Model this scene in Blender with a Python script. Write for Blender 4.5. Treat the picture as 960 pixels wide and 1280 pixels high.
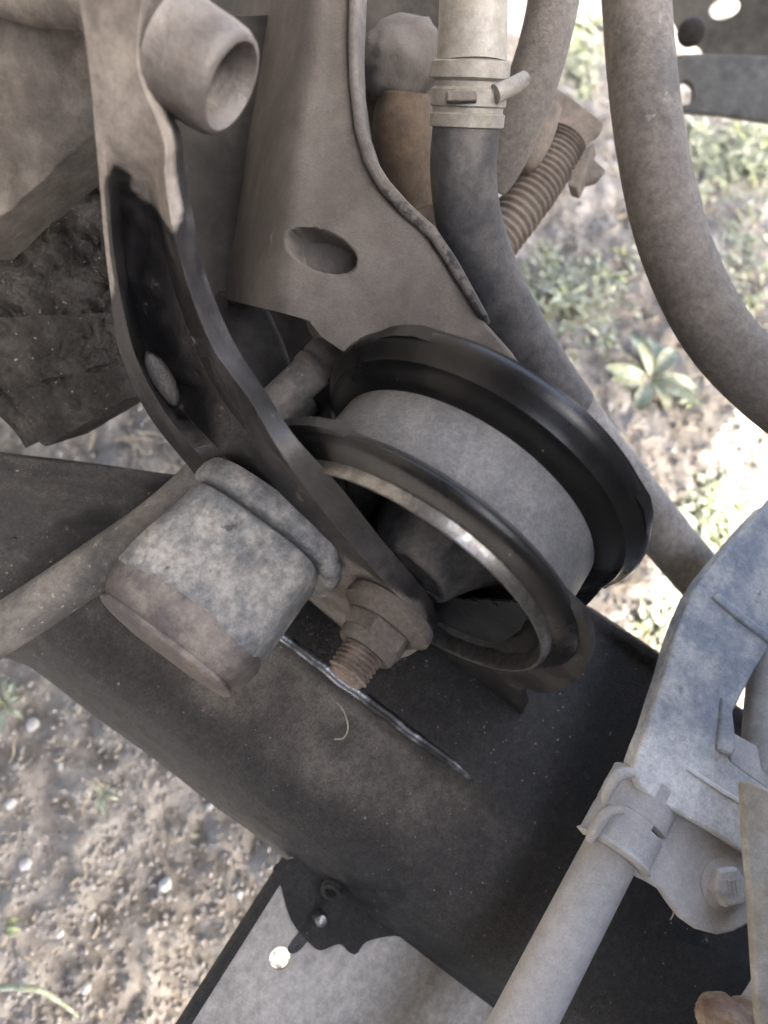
import bpy, bmesh, math, random
from mathutils import Vector, Matrix, noise, geometry
random.seed(7)
V = Vector
for o in list(bpy.data.objects):
    bpy.data.objects.remove(o, do_unlink=True)
SC = bpy.context.scene
COL = SC.collection
# ------------------------------------------------------------------ camera
FPX = 26 / 36 * 1280
TH, PH = math.radians(68.25), math.radians(53.16)
VD = V((math.cos(TH), 0, -math.sin(TH)))                   # view direction: 22 degrees off straight down
EE = V((math.sin(TH), 0, math.cos(TH)))
LL = V((0, 1, 0))
RT = EE * math.cos(PH) - LL * math.sin(PH)
UP = EE * math.sin(PH) + LL * math.cos(PH)
CAM = V((0, 0, .52))
cd = bpy.data.cameras.new('camera'); cam = bpy.data.objects.new('camera', cd); COL.objects.link(cam)
M3 = Matrix((RT, UP, -VD)).transposed()
cam.matrix_world = Matrix.Translation(CAM) @ M3.to_4x4()
cd.sensor_fit = 'VERTICAL'; cd.sensor_height = 36; cd.sensor_width = 27; cd.lens = 26
cd.clip_start = .01; cd.clip_end = 500
cd.dof.use_dof = True; cd.dof.focus_distance = .252; cd.dof.aperture_fstop = 8.8
SC.camera = cam
# ------------------------------------------------------------------ sky and sun
SUN_EL, SUN_AZ = math.radians(44), V((.15, -.99)).normalized()    # where the sun stands (front of the car)
wd = bpy.data.worlds.new('World'); SC.world = wd; wd.use_nodes = True
nt = wd.node_tree; bg = nt.nodes['Background']
sky = nt.nodes.new('ShaderNodeTexSky'); sky.sky_type = 'NISHITA'; sky.sun_disc = False
sky.sun_elevation = SUN_EL; sky.sun_rotation = math.atan2(SUN_AZ.x, SUN_AZ.y)
sky.dust_density = 6.0; sky.air_density = .7; sky.ozone_density = .3
nt.links.new(sky.outputs[0], bg.inputs[0]); bg.inputs[1].default_value = .15
sd = bpy.data.lights.new('sun', 'SUN'); sd.energy = 2.0; sd.angle = math.radians(.6); sd.color = (1, .95, .88)
sun = bpy.data.objects.new('sun', sd); COL.objects.link(sun)
sdir = V((SUN_AZ.x * math.cos(SUN_EL), SUN_AZ.y * math.cos(SUN_EL), math.sin(SUN_EL)))
sun.rotation_euler = sdir.to_track_quat('Z', 'Y').to_euler()
SC.view_settings.view_transform = 'Standard'; SC.view_settings.look = 'None'
SC.view_settings.exposure = 3.45; SC.view_settings.gamma = 1
SC.view_settings.use_white_balance = True; SC.view_settings.white_balance_temperature = 6380; SC.view_settings.white_balance_tint = 6
SC.render.engine = 'CYCLES'
# ------------------------------------------------------------------ pixels to places
def ray(px, py): return RT * ((px - 480) / FPX) + UP * ((640 - py) / FPX) + VD
def at(px, py, d): return CAM + ray(px, py) * d
def onz(px, py, z):
    q = ray(px, py); return CAM + q * ((z - CAM.z) / q.z)
def onx(px, py, x):
    q = ray(px, py); return CAM + q * (x / q.x)
def onplane(px, py, p, n):
    q = ray(px, py); return CAM + q * ((p - CAM).dot(n) / q.dot(n))
# ------------------------------------------------------------------ materials
def mat(name, c1, c2=None, scale=40, thr=(.4, .62), rough=.7, rough2=None, metal=0, bump=.25, bscale=350,
        dust=None, dust_n=(.35, .95), dust_amt=.8, dscale=60, speck=None, speck_s=900, speck_t=.70, coat=0, var=.25, dist=0,
        detail=8, masks=(), grad=None, fine=.09, attr=None, bdist=.002, soft=(.62, .88), spec=.4):
    if name not in ('leaf', 'leaf2', 'straw', 'ochre', 'tan', 'flesh', 'fibre'):          # dry grey dust, little colour
        dz = lambda c: tuple(q * .68 + sum(c) / 3 * .32 for q in c) if c else c
        c1, c2, dust, speck = dz(c1), dz(c2), dz(dust), dz(speck); masks = [(dz(a), *b) for a, *b in masks]
    m = bpy.data.materials.new(name); m.use_nodes = True
    T = m.node_tree; N = T.nodes; L = T.links; b = N['Principled BSDF']
    tc = N.new('ShaderNodeTexCoord').outputs['Object']
    def nz(s, d=6, r=.6, ds=0):
        n = N.new('ShaderNodeTexNoise'); n.inputs['Scale'].default_value = s; n.inputs['Detail'].default_value = d
        n.inputs['Roughness'].default_value = r; n.inputs['Distortion'].default_value = ds
        L.new(tc, n.inputs['Vector']); return n.outputs['Fac']
    def mr(src, a, bb, c=0, d=1):
        n = N.new('ShaderNodeMapRange'); n.interpolation_type = 'SMOOTHSTEP'
        for k, q in zip(('From Min', 'From Max', 'To Min', 'To Max'), (a, bb, c, d)): n.inputs[k].default_value = q
        L.new(src, n.inputs['Value']); return n.outputs[0]
    def mul(a, bb):
        n = N.new('ShaderNodeMath'); n.operation = 'MULTIPLY'
        for k, q in enumerate((a, bb)):
            if isinstance(q, (int, float)): n.inputs[k].default_value = q
            else: L.new(q, n.inputs[k])
        return n.outputs[0]
    def mix(f, a, bb):
        n = N.new('ShaderNodeMix'); n.data_type = 'RGBA'
        L.new(f, n.inputs[0])
        for k, q in ((6, a), (7, bb)):
            if isinstance(q, tuple): n.inputs[k].default_value = (*q, 1)
            else: L.new(q, n.inputs[k])
        return n.outputs[2]
    def mixf(f, a, bb):
        n = N.new('ShaderNodeMix'); n.data_type = 'FLOAT'; L.new(f, n.inputs[0])
        for k, q in ((2, a), (3, bb)):
            if isinstance(q, (int, float)): n.inputs[k].default_value = q
            else: L.new(q, n.inputs[k])
        return n.outputs[0]
    col, ro = c1, rough
    f1 = mr(nz(scale, detail, .62, dist), *thr)
    if c2:
        col = mix(f1, c1, c2); ro = mixf(f1, rough, rough2 if rough2 is not None else rough)
    for (cc, s, t0, t1, rr) in masks:                         # further worn or stained areas
        f = mr(nz(s, 7, .65), t0, t1); col = mix(f, col, cc); ro = mixf(f, ro, rr)
    if grad:                                                  # dust gathered at one end of the part
        sx = N.new('ShaderNodeSeparateXYZ'); L.new(tc, sx.inputs[0]); ad = N.new('ShaderNodeMath'); ad.operation = 'MULTIPLY_ADD'
        L.new(nz(60, 6, .65), ad.inputs[0]); ad.inputs[1].default_value = grad[4]; L.new(sx.outputs[grad[0]], ad.inputs[2])
        f = mr(ad.outputs[0], grad[1] + grad[4] * .5, grad[2] + grad[4] * .5, 1, 0); col = mix(f, col, grad[3]); ro = mixf(f, ro, .93)
    if attr:                                                  # dust lying where the mesh says so
        an = N.new('ShaderNodeAttribute'); an.attribute_name = 'dust'; ad = N.new('ShaderNodeMath'); ad.operation = 'MULTIPLY_ADD'
        L.new(nz(70, 6, .65), ad.inputs[0]); ad.inputs[1].default_value = .5; L.new(an.outputs['Fac'], ad.inputs[2])
        f = mr(ad.outputs[0], *soft); col = mix(f, col, mix(mr(nz(45, 6, .6), .4, .7), attr, tuple(q * .55 for q in attr))); ro = mixf(f, ro, .9)
    if dust:
        g = N.new('ShaderNodeNewGeometry'); sp = N.new('ShaderNodeSeparateXYZ'); L.new(g.outputs['Normal'], sp.inputs[0])
        f = mul(mul(mr(sp.outputs['Z'], *dust_n), mr(nz(dscale, 7, .65), .3, .62)), dust_amt)
        col = mix(f, col, dust); ro = mixf(f, ro, .92)
    if speck:
        f = mr(nz(speck_s, 2, .5), speck_t, speck_t + .03); col = mix(f, col, speck)
    # fine tonal variation
    f = mr(nz(scale * 5, 5, .7), .25, .75, 1 - var, 1 + var)
    f = mul(f, mr(nz(1300, 3, .7), .3, .7, 1 - fine, 1 + fine))
    n = N.new('ShaderNodeVectorMath'); n.operation = 'SCALE'
    if isinstance(col, tuple): n.inputs[0].default_value = col
    else: L.new(col, n.inputs[0])
    L.new(f, n.inputs['Scale']); L.new(n.outputs[0], b.inputs['Base Color'])
    b.inputs['Specular IOR Level'].default_value = spec
    if isinstance(ro, (int, float)): b.inputs['Roughness'].default_value = ro
    else: L.new(ro, b.inputs['Roughness'])
    b.inputs['Metallic'].default_value = metal
    b.inputs['Coat Weight'].default_value = coat; b.inputs['Coat Roughness'].default_value = .12
    if bump:
        bp = N.new('ShaderNodeBump'); bp.inputs['Strength'].default_value = bump; bp.inputs['Distance'].default_value = bdist
        L.new(nz(bscale, 6, .65), bp.inputs['Height']); L.new(bp.outputs[0], b.inputs['Normal'])
    return m
DUST = (.23, .195, .165)
MT = {}
MT['soil'] = mat('soil', (.23, .195, .16), (.34, .295, .25), scale=14, rough=.95, bump=.9, bscale=420, var=.35, masks=(((.42, .375, .33), 60, .58, .7, .95),))
MT['crumb'] = mat('crumb', (.26, .22, .182), (.36, .315, .27), scale=90, rough=.95, bump=.5, bscale=600)
MT['straw'] = mat('straw', (.42, .35, .25), (.30, .24, .17), scale=60, rough=.8, bump=.1)
MT['leaf'] = mat('leaf', (.23, .25, .155), (.39, .40, .30), scale=120, rough=.55, bump=.3, bscale=500)
MT['leaf2'] = mat('leaf2', (.20, .23, .085), (.32, .33, .18), scale=100, rough=.6, bump=.3, bscale=500)
MT['stone'] = mat('stone', (.50, .47, .43), (.36, .33, .30), scale=90, rough=.85, bump=.4)
MT['cross'] = mat('cross', (.034, .033, .0335), (.058, .054, .051), scale=70, rough=.55, rough2=.8, bump=.8, bscale=1100, fine=.28, bdist=.002,
                  dust=(.06, .054, .05), dust_n=(.80, .985), dust_amt=.5, dscale=26, speck=(.30, .26, .22), speck_s=420, speck_t=.735,
                  masks=(((.013, .013, .014), 18, .56, .68, .42), ((.085, .075, .067), 190, .56, .68, .9), ((.06, .052, .046), 60, .58, .70, .9)), attr=(.27, .24, .212), soft=(.30, 1.25))
MT['tray'] = mat('tray', (.022, .021, .02), (.04, .036, .033), scale=45, rough=.6, rough2=.8, bump=.45, bscale=520,
                 dust=(.26, .23, .20), dust_n=(.70, .97), dust_amt=1.0, dscale=20, speck=(.05, .042, .038), speck_s=300, speck_t=.66)
MT['skin'] = mat('skin', (.010, .013, .018), (.018, .022, .028), scale=60, rough=.45, spec=.15, bump=.2, bscale=300)
MT['glintsteel'] = mat('glintsteel', (.20, .21, .235), (.04, .04, .042), scale=55, thr=(.42, .60), rough=.24, rough2=.4, metal=.8, bump=.15, bscale=500)  # pale metal with dark patches: a broken wet glint put into the colour
MT['oil'] = mat('oil', (.012, .012, .012), (.02, .019, .018), scale=60, rough=.22, bump=.3, bscale=300)
MT['plate'] = mat('plate', (.56, .525, .475), (.45, .42, .38), scale=50, rough=.85, bump=.2, bscale=300)
MT['black'] = mat('black', (.008, .008, .009), (.012, .012, .012), scale=30, rough=.26, rough2=.4, bump=.06, bscale=300, spec=.30, coat=.0, speck=(.2, .18, .16), speck_s=700, speck_t=.755,
                  dust=(.06, .056, .052), dust_n=(.2, 1), dust_amt=.05, dscale=90)
MT['blackdust'] = mat('blackdust', (.014, .014, .014), (.03, .028, .026), scale=60, rough=.5, rough2=.7, bump=.3, bscale=500, speck=(.25, .22, .2), speck_s=600, speck_t=.74)
MT['sleeve'] = mat('sleeve', (.125, .128, .136), (.16, .16, .163), scale=90, rough=.42, fine=.2, bump=.45, bscale=900, var=.2)
MT['ringsteel'] = mat('ringsteel', (.24, .235, .225), (.17, .155, .14), scale=320, rough=.30, rough2=.42, metal=.85, bump=.10, bscale=600)
MT['rubber'] = mat('rubber', (.018, .021, .026), (.032, .036, .042), scale=60, rough=.45, bump=.3, bscale=300, dust=(.13, .12, .108), dust_n=(-.2, .8), dust_amt=.75, dscale=55)
MT['arm'] = mat('arm', (.011, .011, .0135), (.034, .031, .033), scale=55, thr=(.45, .7), rough=.42, rough2=.7, bump=.25, bscale=300,
                dust=(.20, .175, .155), dust_n=(.45, 1), dust_amt=.20, dscale=38, masks=(((.17, .12, .10), 110, .64, .72, .85),), attr=(.20, .18, .165))
MT['armdust'] = mat('armdust', (.20, .18, .165), (.09, .08, .078), scale=45, thr=(.45, .68), rough=.85, bump=.25, bscale=300)
MT['nut'] = mat('nut', (.105, .086, .073), (.05, .040, .033), scale=120, thr=(.45, .7), rough=.8, bump=.5, bscale=500, dust=(.19, .165, .142), dust_amt=.6, dust_n=(0, .9))
MT['thread'] = mat('thread', (.26, .20, .165), (.14, .10, .08), scale=200, rough=.6, metal=.3, bump=.3, bscale=800)
MT['jacket'] = mat('jacket', (.12, .132, .15), (.29, .282, .268), scale=70, thr=(.40, .66), rough=.7, rough2=.95, bump=.6, bscale=420, var=.35,
                   masks=(((.06, .066, .078), 170, .62, .72, .6), ((.38, .365, .34), 45, .62, .72, .95)))
MT['cap'] = mat('cap', (.06, .052, .058), (.15, .12, .105), scale=60, thr=(.42, .66), rough=.6, rough2=.85, bump=.5, bscale=450, dust=(.27, .24, .215), dust_amt=.55, dust_n=(.2, 1), masks=(((.03, .025, .025), 120, .6, .7, .5),))
MT['pipe'] = mat('pipe', (.075, .074, .077), (.13, .122, .115), scale=70, rough=.7, bump=.3, bscale=400, speck=(.26, .24, .22), speck_s=380, speck_t=.68, dust=(.22, .195, .17), dust_amt=.5, dust_n=(.2, 1))
MT['casting'] = mat('casting', (.094, .082, .075), (.125, .11, .10), scale=30, rough=.88, bump=.3, bscale=700, var=.12, masks=(((.045, .042, .042), 55, .68, .74, .6),))
MT['edge'] = mat('edge', (.10, .088, .084), (.125, .11, .10), scale=40, rough=.8, bump=.3, bscale=500, masks=(((.02, .02, .023), 48, .54, .62, .5),))
MT['boss'] = mat('boss', (.078, .068, .067), (.11, .096, .09), scale=50, rough=.42, bump=.4, bscale=350, var=.2, masks=(((.06, .052, .048), 90, .60, .70, .6),))
MT['engine'] = mat('engine', (.072, .062, .053), (.125, .108, .092), scale=36, rough=.9, bump=.5, bscale=260)
MT['grease'] = mat('grease', (.024, .021, .019), (.055, .048, .043), scale=60, rough=.75, bump=1.0, bscale=210, bdist=.006, speck=(.25, .21, .18), speck_s=500, speck_t=.70)
MT['tan'] = mat('tan', (.225, .188, .153), (.165, .14, .117), scale=40, rough=.9, bump=.2, bscale=400)
MT['tail'] = mat('tail', (.36, .315, .265), (.28, .245, .205), scale=60, rough=.85, bump=.3, bscale=600)
MT['ochre'] = mat('ochre', (.15, .11, .078), (.10, .08, .063), scale=40, rough=.9, bump=.3, bscale=300)
MT['hose'] = mat('hose', (.055, .056, .062), (.105, .10, .096), scale=55, rough=.65, bump=.25, bscale=400, dust=(.22, .19, .165), dust_amt=.4, dust_n=(.2, 1), masks=(((.30, .20, .11), 70, .72, .76, .9),))
MT['hosedust'] = mat('hosedust', (.17, .148, .128), (.14, .122, .108), scale=90, rough=.85, bump=.35, bscale=700, masks=(((.085, .078, .073), 24, .56, .70, .7), ((.23, .20, .175), 140, .64, .72, .95)))
MT['pale'] = mat('pale', (.27, .25, .215), (.25, .225, .17), scale=45, rough=.5, bump=.2, masks=(((.34, .30, .13), 38, .50, .66, .5),))
MT['chassis'] = mat('chassis', (.16, .15, .125), (.10, .095, .08), scale=20, rough=.85, bump=.25)
MT['bluegrey'] = mat('bluegrey', (.215, .25, .30), (.40, .40, .395), scale=70, thr=(.40, .64), rough=.75, rough2=.9, bump=.3, bscale=420, var=.2,
                     masks=(((.10, .12, .155), 70, .63, .72, .7), ((.44, .43, .41), 30, .56, .70, .95), ((.40, .29, .2), 60, .74, .8, .9)), grad=('X', -.035, -.008, (.62, .61, .595), .03))
MT['whitedust'] = mat('whitedust', (.62, .61, .59), (.54, .53, .52), scale=40, rough=.92, bump=.35, bscale=420, var=.12, masks=(((.30, .34, .41), 38, .62, .76, .85),))
MT['clay'] = mat('clay', (.49, .465, .44), (.42, .405, .385), scale=40, rough=.92, bump=.35, bscale=450, var=.12, speck=(.08, .07, .06), speck_s=330, speck_t=.765)
MT['plastic'] = mat('plastic', (.36, .36, .34), (.30, .27, .20), scale=30, rough=.6, bump=.1)
MT['duct'] = mat('duct', (.40, .41, .41), (.34, .345, .34), scale=30, rough=.8, bump=.1, speck=(.03, .03, .03), speck_s=150, speck_t=.70)
MT['flesh'] = mat('flesh', (.36, .29, .23), (.24, .165, .13), scale=80, rough=.85, bump=.4)
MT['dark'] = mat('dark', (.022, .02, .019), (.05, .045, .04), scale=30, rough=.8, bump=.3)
MT['core_blocker'] = mat('core_blocker', (.05, .05, .05), (.08, .08, .08), scale=30, rough=.7, bump=.3)
MT['fibre'] = mat('fibre', (.45, .42, .33), rough=.8, bump=0)
# ------------------------------------------------------------------ objects
ORG = {}
def tagit(o, label, cat, group=None):
    o['label'] = label; o['category'] = cat
    if group: o['group'] = group
def thing(name, label, cat, loc, group=None):
    o = bpy.data.objects.new(name, None); COL.objects.link(o); o.location = loc; o.empty_display_size = .01
    ORG[o.name] = V(loc); tagit(o, label, cat, group); return o
def mesh(name, vs, fs, org, m, sharp=35, smooth=True):
    me = bpy.data.meshes.new(name); me.from_pydata([tuple(V(v) - org) for v in vs], [], fs); me.validate()
    bm = bmesh.new(); bm.from_mesh(me); bmesh.ops.recalc_face_normals(bm, faces=bm.faces); bm.to_mesh(me); bm.free()
    if smooth:
        me.shade_smooth(); me.set_sharp_from_angle(angle=math.radians(sharp))
    me.materials.append(MT[m]); return me
def part(name, g, m, parent=None, sharp=35, bevel=0, sub=0, disp=None, smooth=True):
    vs, fs = g
    org = ORG[parent.name] if parent else sum((V(v) for v in vs), V()) / len(vs)
    o = bpy.data.objects.new(name, mesh(name, vs, fs, org, m, sharp, smooth)); COL.objects.link(o)
    if parent: o.parent = parent
    else: o.location = org
    ORG[o.name] = org
    if bevel:
        b = o.modifiers.new('bevel', 'BEVEL'); b.width = bevel; b.segments = 3; b.limit_method = 'ANGLE'; b.angle_limit = math.radians(32)
    if sub:
        s = o.modifiers.new('sub', 'SUBSURF'); s.levels = s.render_levels = sub
    if disp:
        t = bpy.data.textures.new(name + '_relief', 'CLOUDS'); t.noise_scale = disp[1]; t.noise_depth = 3
        d = o.modifiers.new('relief', 'DISPLACE'); d.texture = t; d.strength = disp[0]; d.mid_level = .5; d.texture_coords = 'LOCAL'
    return o
def merge(*gs):
    vs, fs = [], []
    for a, b in gs:
        k = len(vs); vs += list(a); fs += [[i + k for i in f] for f in b]
    return vs, fs
def loft(rings, closed=True, caps=True):
    n = len(rings[0]); vs = [p for r in rings for p in r]; fs = []
    for i in range(len(rings) - 1):
        for j in range(n if closed else n - 1):
            k = (j + 1) % n
            fs.append([i * n + j, i * n + k, (i + 1) * n + k, (i + 1) * n + j])
    if caps and closed:
        fs.append(list(range(n))[::-1]); fs.append([(len(rings) - 1) * n + j for j in range(n)])
    return vs, fs
def crom(pts, n):                                            # smooth curve through tuples of numbers or vectors
    P = [list(p) for p in pts]; out = []
    for i in range(len(P) - 1):
        p0 = P[max(i - 1, 0)]; p1 = P[i]; p2 = P[i + 1]; p3 = P[min(i + 2, len(P) - 1)]
        for k in range(n):
            t = k / n
            out.append([.5 * (2 * b + (c - a) * t + (2 * a - 5 * b + 4 * c - d) * t * t + (3 * b - a - 3 * c + d) * t ** 3) for a, b, c, d in zip(p0, p1, p2, p3)])
    out.append(P[-1]); return out
def tube_w(pts, seg=24, n=8, caps=True):                     # pts: (x, y, z, radius) in the world
    C = crom(pts, n); rings = []
    up = None
    for i, c in enumerate(C):
        a = V(C[max(i - 1, 0)][:3]); b = V(C[min(i + 1, len(C) - 1)][:3]); t = (b - a).normalized()
        if up is None: up = t.orthogonal().normalized()
        up = (up - t * up.dot(t)).normalized(); w = t.cross(up)
        rings.append([V(c[:3]) + (up * math.cos(q) + w * math.sin(q)) * c[3] for q in [2 * math.pi * k / seg for k in range(seg)]])
    return loft(rings, True, caps)
def tube(pts, seg=24, n=8):                                  # pts: (px, py, distance, radius in mm)
    return tube_w([(*at(a, b, d), r / 1000) for a, b, d, r in pts], seg, n)
def lathe(prof, c, ax, seg=96, a0=0, a1=2 * math.pi, ref=None, closed_prof=False):   # prof: (along, radius)
    ax = ax.normalized(); u = (ref - ax * ref.dot(ax)).normalized() if ref else ax.orthogonal().normalized(); w = ax.cross(u)
    full = abs(a1 - a0 - 2 * math.pi) < 1e-6; k = seg if full else seg + 1; rings = []
    for i in range(k):
        q = a0 + (a1 - a0) * i / seg; d = u * math.cos(q) + w * math.sin(q)
        rings.append([c + ax * x + d * r for x, r in prof])
    if full: rings.append(rings[0])
    vs, fs = loft(rings, closed_prof, closed_prof and not full)
    if full:
        n = len(prof); m = (k) * n
        fs = [[i % m for i in f] for f in fs]; vs = vs[:m]
    return vs, fs
def plate(out, t, holes=()):                                 # planar outline, thickness vector, holes
    out = [V(p) for p in out]; t = V(t); loops = [out] + [[V(p) for p in h] for h in holes]
    vs = [p for l in loops for p in l]; n = len(vs); fs = []
    if holes:
        bm = bmesh.new(); bv = [bm.verts.new(p) for p in vs]; k = 0; es = []
        for l in loops:
            es += [bm.edges.new((bv[k + j], bv[k + (j + 1) % len(l)])) for j in range(len(l))]; k += len(l)
        bm.verts.index_update()
        bmesh.ops.triangle_fill(bm, use_beauty=True, edges=es)
        tri = [[v.index for v in f.verts] for f in bm.faces]; bm.free()
        fs += tri + [[i + n for i in f][::-1] for f in tri]
    else:
        fs += [list(range(n)), [i + n for i in range(n)][::-1]]
    k = 0
    for l in loops:
        for j in range(len(l)):
            a, b = k + j, k + (j + 1) % len(l); fs.append([a, b, b + n, a + n])
        k += len(l)
    return vs + [p + t for p in vs], fs
def box(c, x, y, z):                                         # half-axis vectors
    c = V(c); vs = [c + V(x) * a + V(y) * b + V(z) * d for a in (-1, 1) for b in (-1, 1) for d in (-1, 1)]
    return vs, [[0, 1, 3, 2], [4, 6, 7, 5], [0, 4, 5, 1], [2, 3, 7, 6], [0, 2, 6, 4], [1, 5, 7, 3]]
def pxs(pts, f): return [f(*p) for p in pts]
def smooth_outline(pts, n=5):
    P = list(pts); Q = [P[-1]] + P + [P[0], P[1]]
    return [tuple(c) for c in crom(Q, n)[n:-n - 1]]
def lump(c, rx, ry, rz, seed=0, amp=.25, lv=3, freq=1.6):    # uneven rounded stone or blob
    bm = bmesh.new(); bmesh.ops.create_icosphere(bm, subdivisions=lv, radius=1)
    vs = []
    for v in bm.verts:
        k = 1 + amp * noise.fractal(v.co * freq + V((seed * 3.1, seed, 0)), .8, 2, 4)
        vs.append(V(c) + V((v.co.x * rx, v.co.y * ry, v.co.z * rz)) * k)
    fs = [[v.index for v in f.verts] for f in bm.faces]; bm.free(); return vs, fs
def quadgrid(c00, c10, c01, c11, nu, nv, amp, f, dirv, seed=0):
    vs, fs = [], []
    for i in range(nu + 1):
        for j in range(nv + 1):
            u, w = i / nu, j / nv
            p = c00 * (1 - u) * (1 - w) + c10 * u * (1 - w) + c01 * (1 - u) * w + c11 * u * w
            vs.append(p + dirv * amp * noise.fractal(p * f + V((seed, 0, 0)), .8, 2, 4))
    for i in range(nu):
        for j in range(nv): a = i * (nv + 1) + j; fs.append([a, a + 1, a + nv + 2, a + nv + 1])
    return vs, fs
def slab(corners, depth, nu, nv, amp, f, seed=0):            # thick uneven slab from four corners
    c = [V(q) for q in corners]; nrm = (c[1] - c[0]).cross(c[2] - c[0]).normalized()
    if nrm.dot(CAM - c[0]) < 0: nrm = -nrm
    vs, fs = quadgrid(c[0], c[1], c[2], c[3], nu, nv, amp, f, nrm, seed); k = len(vs)
    bk = [v - nrm * depth for v in vs]; m = nv + 1; N = k
    fs2 = [[i + N for i in q][::-1] for q in fs]
    ed = [i * m for i in range(nu + 1)] + [nu * m + j for j in range(1, m)] + [i * m + nv for i in range(nu - 1, -1, -1)] + [j for j in range(nv - 1, 0, -1)]
    sd_ = [[ed[i], ed[(i + 1) % len(ed)], ed[(i + 1) % len(ed)] + N, ed[i] + N] for i in range(len(ed))]
    return vs + bk, fs + fs2 + sd_
# ================================================================== GROUND
def axis(a, b, s):
    t = [a + i * s for i in range(int((b - a) / s) + 1)]; lo, hi, st = [], [], s
    x0, x1 = t[0], t[-1]
    while st < 40:
        st *= 1.7; x0 -= st; x1 += st; lo.insert(0, x0); hi.append(x1)
    return lo + t + hi
gx, gy = axis(-.30, 1.0, .0045), axis(-.42, .42, .0045)
def gh(x, y):
    if not (-2 < x < 3 and -2 < y < 2): return -.004
    p = V((x, y, 0))
    return .010 * noise.fractal(p * 9, 1, 2, 2) + .0055 * noise.fractal(p * 55, .7, 2.1, 3) - .004
gv = [V((x, y, gh(x, y))) for x in gx for y in gy]; nn = len(gy)
gf = [[i * nn + j, (i + 1) * nn + j, (i + 1) * nn + j + 1, i * nn + j + 1] for i in range(len(gx) - 1) for j in range(nn - 1)]
gme = bpy.data.meshes.new('ground'); gme.from_pydata(gv, [], gf); gme.shade_smooth(); gme.materials.append(MT['soil'])
ground = bpy.data.objects.new('ground', gme); COL.objects.link(ground); ground['kind'] = 'structure'
# soil crumbs, straw
def stuff(name, vs, fs, m, label, cat):
    me = bpy.data.meshes.new(name); me.from_pydata(vs, [], fs); me.materials.append(MT[m])
    o = bpy.data.objects.new(name, me); COL.objects.link(o); o['kind'] = 'stuff'; o['label'] = label; o['category'] = cat; return o
bm = bmesh.new(); bmesh.ops.create_icosphere(bm, subdivisions=1, radius=1)
ICO = [v.co.copy() for v in bm.verts]; ICF = [[v.index for v in f.verts] for f in bm.faces]; bm.free()
def visible_spot():
    while True:
        p = onz(random.uniform(-40, 1000), random.uniform(-40, 1320), 0)
        if -.28 < p.x < 1 and -.4 < p.y < .4: return p
vs, fs = [], []
for i in range(22000):
    p = visible_spot() if random.random() < .75 else V((random.uniform(-.28, .95), random.uniform(-.4, .4), 0))
    r = random.choice((.0009, .0012, .0015, .0019)) * random.uniform(.7, 1.4)
    c = V((p.x, p.y, gh(p.x, p.y) + r * .35)); R = Matrix.Rotation(random.uniform(0, 6.3), 3, V((random.random(), random.random(), .1)).normalized())
    k = len(vs); s = V((1, random.uniform(.6, 1), random.uniform(.5, .9)))
    vs += [c + R @ V((v.x * s.x, v.y * s.y, v.z * s.z)) * r * random.uniform(.75, 1.25) for v in ICO]; fs += [[a + k for a in f] for f in ICF]
stuff('soil_crumbs', vs, fs, 'crumb', 'loose brown soil crumbs strewn over the ground', 'soil')
vs, fs = [], []
for i in range(2600):
    p = visible_spot()
    if p.x < .12 and random.random() < .8: continue
    L = random.uniform(.006, .03) * (1 if p.x > .12 else .4); a = random.uniform(0, 6.28); w = random.uniform(.0003, .0008); cu = random.uniform(-1.2, 1.2)
    h = gh(p.x, p.y) + random.uniform(.0015, .006); k = len(vs); n = 5; q = V((p.x, p.y, h)); tl = random.uniform(-.25, .25)
    for j in range(n + 1):
        d = V((math.cos(a), math.sin(a), tl)); s = V((-math.sin(a), math.cos(a), 0)) * w
        vs += [q - s, q + s, q + V((0, 0, w))]; q = q + d * L / n; a += cu / n
    for j in range(n):
        for u in range(3): fs.append([k + j * 3 + u, k + j * 3 + (u + 1) % 3, k + j * 3 + 3 + (u + 1) % 3, k + j * 3 + 3 + u])
stuff('dry_straw', vs, fs, 'straw', 'bits of dry straw and dead grass lying on the soil', 'straw')
# weeds: leaves are parts
def leaf_mesh(name, L, W, lobes, m, lift, curl):
    n = 14; vs, fs = [], []
    for i in range(n + 1):
        t = i / n; w = W * (math.sin(math.pi * min(1, t * .92 + .06)) ** .8) * (.55 + .6 * t) * (1 if t < 1 else 0)
        if lobes: w *= 1 - .5 * abs(math.sin(t * math.pi * lobes))
        if t < .22: w *= .3 + 3 * t
        z = lift * L * t - curl * L * t * t; x = L * t
        vs += [V((x, -w, z + w * .35)), V((x, -w * .45, z + w * .05)), V((x, 0, z)), V((x, w * .45, z + w * .05)), V((x, w, z + w * .35))]
    for i in range(n):
        for j in range(4): a = i * 5 + j; fs.append([a, a + 1, a + 6, a + 5])
    me = bpy.data.meshes.new(name); me.from_pydata([tuple(v) for v in vs], [], fs); me.shade_smooth(); me.materials.append(MT[m]); return me
LF = {'ros': [leaf_mesh('leaf', .043, .0085, 0, 'leaf', .5, .55), leaf_mesh('leaf', .036, .0075, 0, 'leaf', .8, .7), leaf_mesh('leaf', .05, .0075, 0, 'leaf', .3, .25)],
      'weed': [leaf_mesh('leaf', .03, .007, 3, 'leaf', .5, .5), leaf_mesh('leaf', .024, .006, 4, 'leaf', .8, .8), leaf_mesh('leaf', .036, .006, 5, 'leaf', .3, .3), leaf_mesh('leaf', .022, .0055, 0, 'leaf2', .9, .9)],
      'grass': [leaf_mesh('blade', .05, .0013, 0, 'leaf2', 1.0, .8), leaf_mesh('blade', .035, .0011, 0, 'leaf', 1.3, 1.1), leaf_mesh('blade', .045, .0014, 0, 'leaf', .5, .4)]}
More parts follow.
